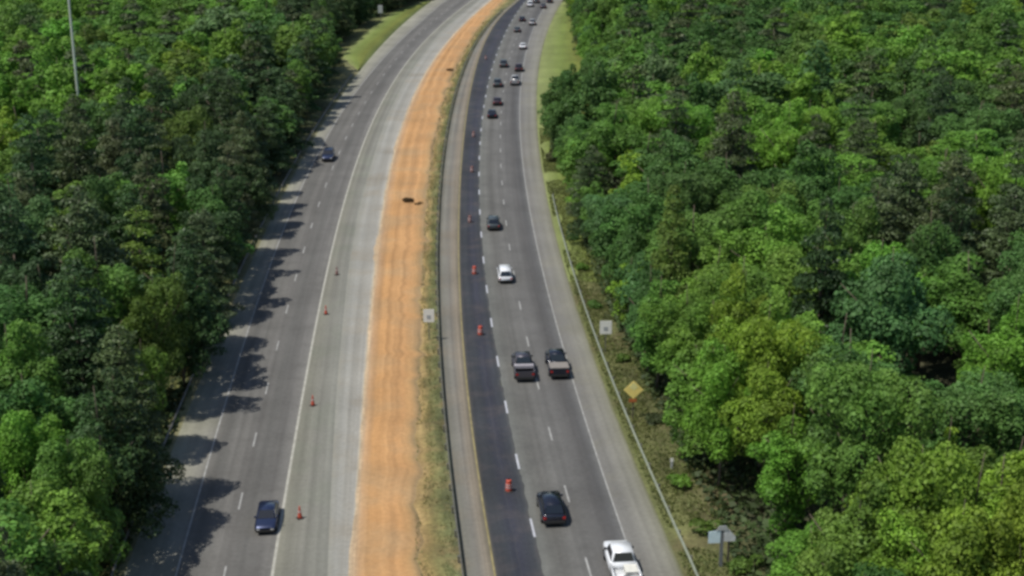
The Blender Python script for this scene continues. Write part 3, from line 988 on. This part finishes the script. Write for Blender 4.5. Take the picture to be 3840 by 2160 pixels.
# crowns one can tell apart in the photograph
for a in [(2225, 820, 'broad', 'bluish green', 6.6, 18), (1690, 640, 'cone', 'olive', 3.1, 18), (1805, 720, 'broad', 'bright green', 4.6, 15), (1925, 920, 'broad', 'yellow green', 4.6, 17),
          (1600, 470, 'broad', 'yellow green', 4.0, 14), (1905, 250, 'broad', 'bluish green', 9.0, 18), (2300, 1330, 'broad', 'yellow green', 5.4, 16), (2500, 1340, 'broad', 'yellow green', 5.2, 16), (2150, 1400, 'broad', 'olive', 4.2, 14),
          (2080, 490, 'broad', 'bright green', 7.0, 16), (2450, 420, 'broad', 'bright green', 9.5, 16), (2280, 560, 'pine', 'brownish green', 5.0, 17), (1600, 280, 'pine', 'brownish green', 5.5, 17), (1700, 320, 'pine', 'brownish green', 5.0, 16),
          (1560, 230, 'broad', 'grey green', 5.5, 16), (1665, 215, 'broad', 'grey green', 6.0, 16), (2430, 760, 'broad', 'mid green', 5.8, 17), (2540, 930, 'broad', 'bright green', 4.6, 16), (1830, 1180, 'broad', 'bright green', 4.8, 14),
          (1700, 860, 'broad', 'bright green', 4.2, 13), (2450, 1090, 'broad', 'deep green', 5.2, 15), (1940, 560, 'broad', 'mid green', 6.0, 16), (2200, 600, 'pine', 'brownish green', 5.0, 16), (1420, 345, 'broad', 'deep green', 4.5, 11),
          (2130, 1010, 'broad', 'deep green', 5.5, 16), (1990, 1130, 'broad', 'bright green', 4.0, 13), (1480, 560, 'broad', 'bluish green', 4.5, 13), (1790, 870, 'broad', 'bright green', 4.2, 15), (2520, 200, 'broad', 'bright green', 9, 16),
          (1930, 1420, 'broad', 'bright green', 4.0, 10), (2000, 1330, 'broad', 'mid green', 4.2, 12),
          (90, 1380, 'broad', 'bright green', 5.0, 14), (40, 600, 'broad', 'grey green', 5.0, 17), (200, 1250, 'broad', 'mid green', 4.2, 14), (60, 1180, 'broad', 'bright green', 3.8, 14), (400, 820, 'broad', 'olive', 3.4, 15),
          (160, 380, 'broad', 'bright green', 6.5, 16), (330, 240, 'broad', 'bright green', 7.0, 17), (450, 280, 'broad', 'bright green', 6.0, 16), (560, 110, 'broad', 'grey green', 8.0, 18), (650, 60, 'broad', 'bright green', 8.0, 17),
          (480, 380, 'broad', 'olive', 4.5, 16), (240, 560, 'broad', 'bright green', 5.5, 16), (740, 120, 'broad', 'mid green', 7.5, 18), (60, 200, 'broad', 'bright green', 9.0, 15), (40, 420, 'broad', 'yellow green', 5, 14),
          (30, 1000, 'broad', 'mid green', 4.6, 15), (360, 680, 'pine', 'olive', 3.8, 15), (440, 960, 'broad', 'olive', 3.0, 12)]:
    put(*a)
for a in [(2440, 1330, 'broad', 'yellow green', 4.4, 17), (2400, 1445, 'broad', 'yellow green', 4.4, 15), (2230, 1449, 'broad', 'yellow green', 4.0, 13), (2370, 1240, 'broad', 'yellow green', 4.0, 14), (2550, 1240, 'broad', 'olive', 4.6, 15), (2575, 1440, 'broad', 'yellow green', 4.0, 15),
          (1870, 860, 'broad', 'yellow green', 3.8, 16), (1980, 860, 'broad', 'bright green', 3.8, 16), (1930, 1040, 'broad', 'yellow green', 3.8, 14), (1760, 1010, 'broad', 'bright green', 4.0, 13)]:
    put(*a)
HOLLOW = at(2215 * S_, 1290 * S_)
MANUAL = len(trees)
GR = 9.0
grid = {}


def ok(x, y, r, f):
    cx, cy = int(x // 12), int(y // 12)
    for i in range(cx - 1, cx + 2):
        for j in range(cy - 1, cy + 2):
            for q in grid.get((i, j), ()):
                if (q[0] - x) ** 2 + (q[1] - y) ** 2 < (f * (q[2] + r)) ** 2: return False
    return True


def reg(t): grid.setdefault((int(t[0] // 12), int(t[1] // 12)), []).append(t)


# keep the picked crowns out of the road
for t in trees:
    x, y, R = t[:3]
    if x > -5: t[0] = max(x, tlr(y) + R * .55 + .3)
    else: t[0] = min(x, tll(y) - R * .45 - .3)
    reg(t)


def in_view(x, y, m):
    half = (y + 18) * .375 + m
    return -half - 6 < x < half


def pick(x, y, right):
    n = mnoise.noise(Vector((x * .035, y * .022, 1.7)))
    n2 = mnoise.noise(Vector((x * .03 + 9, y * .02, 5.1)))
    u = random.random()
    if right:
        if u < .09 or (n2 > .28 and u < .4):
            return 'pine', random.choice(['dark green', 'brownish green', 'brownish green'])
        c = 'bright green' if n > .12 else ('mid green' if n > -.12 else 'deep green')
        if u > .82: c = random.choice(['bluish green', 'olive', 'mid green', 'yellow green', 'deep green'])
        k = 'cone' if u > .965 else 'broad'
        return k, c
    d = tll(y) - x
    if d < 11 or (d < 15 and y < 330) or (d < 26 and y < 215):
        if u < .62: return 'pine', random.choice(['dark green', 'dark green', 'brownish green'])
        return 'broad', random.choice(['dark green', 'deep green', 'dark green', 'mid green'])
    if u < .08: return 'pine', 'brownish green'
    c = 'bright green' if n > -.08 else ('mid green' if n > -.3 else 'deep green')
    if u > .85: c = random.choice(['grey green', 'olive', 'yellow green', 'bluish green'])
    return 'broad', c


# first the rows of trees along both edges, then the woods behind
for side in (1, -1):
    y = 62.0
    while y < 560:
        R = random.uniform(3.0, 4.2) if side > 0 else random.uniform(3.6, 4.9)
        x = (tlr(y) + R * .5 + random.uniform(-.5, .6)) if side > 0 else (tll(y) + .6 - R * .3 - random.uniform(-.5, .9))
        gap = side < 0 and random.random() < .2
        if not gap and ok(x, y, R, .52):
            k, c = pick(x, y, side > 0)
            H = random.uniform(9, 13.5) if side > 0 else random.uniform(11.5, 15.5) + (.8 if y < 150 else 0)
            t = [x, y, R, k, c, H]
            t.append('edge')
            trees.append(t)
            reg(t)
        y += R * (1.15 if side > 0 else 1.2)
tries = 0
while tries < 26000:
    tries += 1
    y = random.uniform(52, 560)
    w = (y + 18) * .375 + 10
    x = random.uniform(-w - 8, w)
    if x > -5 and x < tlr(y) + 4.5: continue
    if x <= -5 and x > tll(y) - 3: continue
    if (x - HOLLOW[0]) ** 2 + ((y - HOLLOW[1]) / 1.25) ** 2 < 6.5 ** 2: continue
    far_f = min(1, max(0, (y - 120) / 300))
    R = random.uniform(4.6, 7.0) + 1.8 * far_f
    if not ok(x, y, R, .55): continue
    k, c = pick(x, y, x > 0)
    if k != 'broad': R *= .8
    H = random.uniform(13.5, 18.5) if k == 'broad' else random.uniform(15, 19.5)
    t = [x, y, R, k, c, H]
    trees.append(t)
    reg(t)

sgx, sgy = at(2708, 2005, 2.7)           # the sign by the near woods stands clear of the crowns
trees = [t for t in trees if not (abs(t[0] - sgx) < t[2] * .75 + .9 and sgy - 9 < t[1] < sgy + 1)]

# size in the picture decides which are built one by one
order = sorted(trees, key=lambda t: (t[1] + 5) / t[2] * (1 if in_view(t[0], t[1], -2) else 1.6))
CAP = {'broad': 300, 'pine': 160, 'cone': 60}
used = {k: 0 for k in CAP}
single, mass = [], []
for t in order:
    if used[t[3]] < CAP[t[3]]:
        used[t[3]] += 1
        single.append(t)
    else:
        mass.append(t)
labels = {}
for t in single:
    x, y, R, kind, cn, H = t[:6]
    near = y < 215
    protos = (NEAR if near else FAR)['edge' if len(t) > 6 and kind == 'broad' else kind]
    cr, tk, pR, pH = random.choice(protos)
    name, kw = KINDS[kind]
    root = empty(name, (x, y, 0), random.uniform(0, 2 * PI))
    sx_, sz_ = R / pR, H / pH
    root.scale = (sx_ * random.uniform(.9, 1.12), sx_ * random.uniform(.9, 1.12), sz_ * random.uniform(.95, 1.1))
    big = 'large ' if R > 6.2 else ('slim ' if R < 3.5 else '')
    if H < 11.5: big = 'low '
    lb = tree_label(cn, kw, x, y, H, big)
    labels.setdefault(lb, []).append(root)
    tag(root, lb, 'tree' if kind != 'pine' else 'pine tree')
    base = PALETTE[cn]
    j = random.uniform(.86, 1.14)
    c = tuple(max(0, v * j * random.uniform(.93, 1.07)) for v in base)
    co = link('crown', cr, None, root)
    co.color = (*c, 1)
    if y < 330: link('trunk', tk, None, root)
for lb, objs in labels.items():
    for o in objs:
        o['group'] = lb if len(objs) > 1 else 'trees of the roadside woods'

# the far woods that nobody could count: one object
if mass:
    VS, TN, CL = [], [], []
    for x, y, R, kind, cn, H in [q[:6] for q in mass]:
        cr, tk, pR, pH = random.choice(FAR[kind])
        n = len(cr.vertices)
        v = np.empty(n * 3, np.float32)
        cr.vertices.foreach_get('co', v)
        v = v.reshape(-1, 4, 3)
        keep = rng.random(len(v)) < .8
        v = v[keep].reshape(-1, 3)
        a = random.uniform(0, 6.28)
        rot = np.array([[math.cos(a), -math.sin(a), 0], [math.sin(a), math.cos(a), 0], [0, 0, 1]])
        v = (v * np.array([R / pR, R / pR, H / pH])) @ rot.T + np.array([x, y, 0])
        VS.append(v)
        m_ = len(v) // 4
        tn = rng.uniform(0, 1, (m_, 3))
        c = np.array(PALETTE[cn]) * random.uniform(.86, 1.14)
        TN.append(tn)
        CL.append(np.tile(c, (m_, 1)))
    V = np.concatenate(VS)
    n = len(V) // 4
    me = bpy.data.meshes.new('far_woods')
    me.vertices.add(4 * n)
    me.vertices.foreach_set('co', V.astype(np.float32).ravel())
    me.loops.add(4 * n)
    me.loops.foreach_set('vertex_index', np.arange(4 * n, dtype=np.int32))
    me.polygons.add(n)
    me.polygons.foreach_set('loop_start', np.arange(0, 4 * n, 4, dtype=np.int32))
    me.update(calc_edges=True)
    me.attributes.new('tone', 'FLOAT_VECTOR', 'FACE').data.foreach_set('vector', np.concatenate(TN).astype(np.float32).ravel())
    me.attributes.new('leafcol', 'FLOAT_VECTOR', 'FACE').data.foreach_set('vector', np.concatenate(CL).astype(np.float32).ravel())
    fm = M['leaf'].copy()
    fm.name = 'far_leaves'
    nt = fm.node_tree
    an = N(nt, 'ShaderNodeAttribute', attribute_name='leafcol')
    oi = [q for q in nt.nodes if q.type == 'OBJECT_INFO'][0]
    for lk in list(oi.outputs['Color'].links):
        nt.links.new(an.outputs['Vector'], lk.to_socket)
    o = link('far_woods', me, fm)
    tag(o, 'far woods of mixed green trees along both sides of the bend', 'woods', None, 'stuff')

for px, py, h, lb in [(2250, 1235, 8, 'bare dead tree in the dark hollow of the right woods, level with the diamond sign'), (2180, 1262, 6.5, 'short bare dead tree left of the taller one in the dark hollow'),
                      ]:
    x, y = at(px * S_, py * S_, h * .7)
    random.seed(int(px))
    tm = trunk_mesh(h, .19, 2.6, 7, .5, 1.0)
    r = empty('dead_tree', (x, y, 0))
    tag(r, lb, 'dead tree')
    link('trunk', tm, M['pale_bark'], r)
    b = MB()
    for k in range(9):
        a = 2.4 * k
        z0 = h * (.35 + .06 * k)
        b.tube((0, 0, z0), (math.cos(a) * 1.6, math.sin(a) * 1.6, z0 + 1.1), .05, .015, 5)
    b.build('branches', M['pale_bark'], r)

# ------------------------------------------------------------------ undergrowth, shrubs, grass tufts
n = 46000
yy = 60 + (rng.random(n) ** 1.3) * 400
sd = rng.random(n) < .55
dd = np.abs(rng.normal(0, 1, n)) * 5
xx = np.where(sd, [tlr(v) for v in yy] + dd + .8, [tll(v) for v in yy] - dd - .3)
hh = rng.random(n) * np.clip(.4 + dd * .35, .3, 2.2)
P = np.stack([xx, yy, hh], 1)
Nn = unit(n)
Nn[:, 2] = np.abs(Nn[:, 2]) + .4
Nn /= np.linalg.norm(Nn, axis=1)[:, None]
me = cloud_mesh('undergrowth', P, Nn, rng.uniform(.15, .38, n) * (1 + yy / 500))
me.materials.append(M['leaf'])
o = link('undergrowth', me)
o.color = (.055, .085, .028, 1)
tag(o, 'low leafy undergrowth under the edge of the woods', 'undergrowth', None, 'stuff')


def tufts(name, xs, ys, s0, s1, colr, label):
    n = len(xs)
    P = np.stack([xs, ys, rng.uniform(.08, .26, n)], 1)
    Nn = unit(n)
    Nn[:, 2] *= .5
    Nn[:, 2] += .3
    Nn /= np.linalg.norm(Nn, axis=1)[:, None]
    me = cloud_mesh(name, P, Nn, rng.uniform(s0, s1, n), .6)
    me.materials.append(M['leaf'])
    o = link(name, me)
    o.color = (*colr, 1)
    tag(o, label, 'grass', None, 'stuff')


n = 16000
yy = 66 + rng.random(n) ** 1.2 * 360
tt = rng.random(n)
dens = np.array([mnoise.noise(Vector((t * 3, v * .12, 2))) for t, v in zip(tt, yy)]) + .25 + tt * .2 > .2
yy, tt = yy[dens], tt[dens]
xx = np.array([X('G', v) + .3 + (X('H', v) - X('G', v) - .5) * t for v, t in zip(yy, tt)])
tufts('median_grass', xx, yy, .06, .16, (.15, .16, .055), 'thin dry grass growing on the median beside the dirt')
n = 42000
yy = 66 + rng.random(n) ** 1.2 * 190
tt = rng.random(n)
xx = np.array([X('N', v) + .25 + (tlr(v) + 2 - X('N', v)) * t for v, t in zip(yy, tt)])
keep = np.array([mnoise.noise(Vector((a * .25, v * .1, 2))) for a, v in zip(xx, yy)]) > -.28
tufts('verge_grass', xx[keep], yy[keep], .08, .24, (.135, .16, .05), 'rough grass on the verge beyond the guardrail')


def shrub(name, x, y, R, H, colr, label, cat, n=900, leaf=.16, group=None, twigs=True, mat='leaf'):
    r = empty(name, (x, y, 0), random.uniform(0, 6))
    tag(r, label, cat, group)
    lobes = [(random.uniform(-.5, .5) * R, random.uniform(-.5, .5) * R, H * random.uniform(.35, .65), R * random.uniform(.4, .6), H / R * .7) for _ in range(5)]
    P, Nn = lobes_cloud(lobes, n / (5 * 4 * PI * (.5 * R) ** 2), leaf)
    P[:, 2] = np.maximum(P[:, 2], .05)
    me = cloud_mesh('foliage', P, Nn, leaf * rng.uniform(.6, 1.3, len(P)))
    me.materials.append(M[mat])
    o = link('foliage', me, None, r)
    o.color = (*colr, 1)
    b = MB()
    for k in range(5):
        a = 2 * PI * k / 5
        b.tube((0, 0, -.05), (math.cos(a) * R * .5, math.sin(a) * R * .5, H * .7), .04, .015, 5)
    b.build('stems', M['bark'], r)


x, y = at(1532, 752, .3)
shrub('bush', x, y, .95, .75, (.075, .05, .02), 'dark brown dead bush lying on the orange dirt strip', 'bush', 700, .14)
x, y = at(1566, 762, .2)
shrub('bush', x, y, .85, .4, (.17, .11, .04), 'small brown weed clump beside the dark dead bush on the dirt', 'bush', 400, .12)
x, y = at(1690, 262, .3)
shrub('bush', x, y, 1.3, .7, (.18, .11, .045), 'brown weed clump on the dirt strip beside the far queue', 'bush', 400, .2)
x, y = at(2052, 592, .8)
shrub('shrub', max(x, X('N', y) + 2.0), y, 1.5, 1.6, (.075, .085, .035), 'small olive shrub standing out towards the shoulder before the mown grass', 'shrub', 900, .22)
SH = [(2170, 1130, 1.3, 'mid green', 'green shrub behind the guardrail end below the dark trees'), (2138, 990, 1.2, 'bright green', 'bright shrub at the shoulder level with the white van'),
      (2115, 880, 1.2, 'deep green', 'dark shrub at the shoulder level with the dark car'), (2330, 1330, 1.1, 'olive', 'olive shrub between the white sign and the yellow diamond sign'),
      (2455, 1560, 1.2, 'brownish green', 'dry shrub just beyond the yellow diamond sign'), (2560, 1800, 1.4, 'bright green', 'bright shrub beside the marker post'),
      (2640, 1960, 1.5, 'olive', 'olive shrub just behind the blue grey sign'), (2370, 1250, 1.6, 'brownish green', 'dry brown shrub behind the white sign by the trees'),
      (2800, 2110, 1.6, 'olive', 'olive shrub at the foot of the blue grey sign')]
for px, py, R, cn, lb in SH:
    x, y = at(px, py, .8)
    x = max(x, X('N', y) + 1.0 + R)
    shrub('shrub', x, y, R * .85, R * .8, tuple(v * .75 for v in PALETTE[cn]), lb, 'shrub', 700, .17, 'shrubs along the verge')

# ------------------------------------------------------------------ light
SUN_EL, SUN_AZ = math.radians(63), math.radians(240)
to_sun = Vector((math.sin(SUN_AZ) * math.cos(SUN_EL), math.cos(SUN_AZ) * math.cos(SUN_EL), math.sin(SUN_EL)))
sd_ = bpy.data.lights.new('sun', 'SUN')
sd_.energy = 4.2
sd_.angle = math.radians(.55)
sd_.color = (1.0, .955, .88)
so = bpy.data.objects.new('sun', sd_)
C.objects.link(so)
so.rotation_euler = to_sun.to_track_quat('Z', 'Y').to_euler()
w = bpy.data.worlds.new('World')
bpy.context.scene.world = w
w.use_nodes = True
nt = w.node_tree
sky = N(nt, 'ShaderNodeTexSky', sky_type='NISHITA')
sky.sun_disc = False
sky.sun_elevation = SUN_EL
sky.sun_rotation = SUN_AZ
sky.air_density = 1.0
nt.links.new(sky.outputs[0], nt.nodes['Background'].inputs[0])
nt.nodes['Background'].inputs[1].default_value = .105

sc = bpy.context.scene
sc.view_settings.view_transform = 'Standard'
sc.view_settings.look = 'None'
sc.view_settings.exposure = 0.0
sc.view_settings.gamma = 1
sc.cycles.max_bounces = 5
sc.cycles.diffuse_bounces = 3
sc.cycles.transmission_bounces = 3
sc.cycles.filter_width = 3.1
print('trees', len(trees), 'single', len(single), used, 'mass', len(mass), 'leaf faces', sum(len(p[0].polygons) for v in NEAR.values() for p in v))
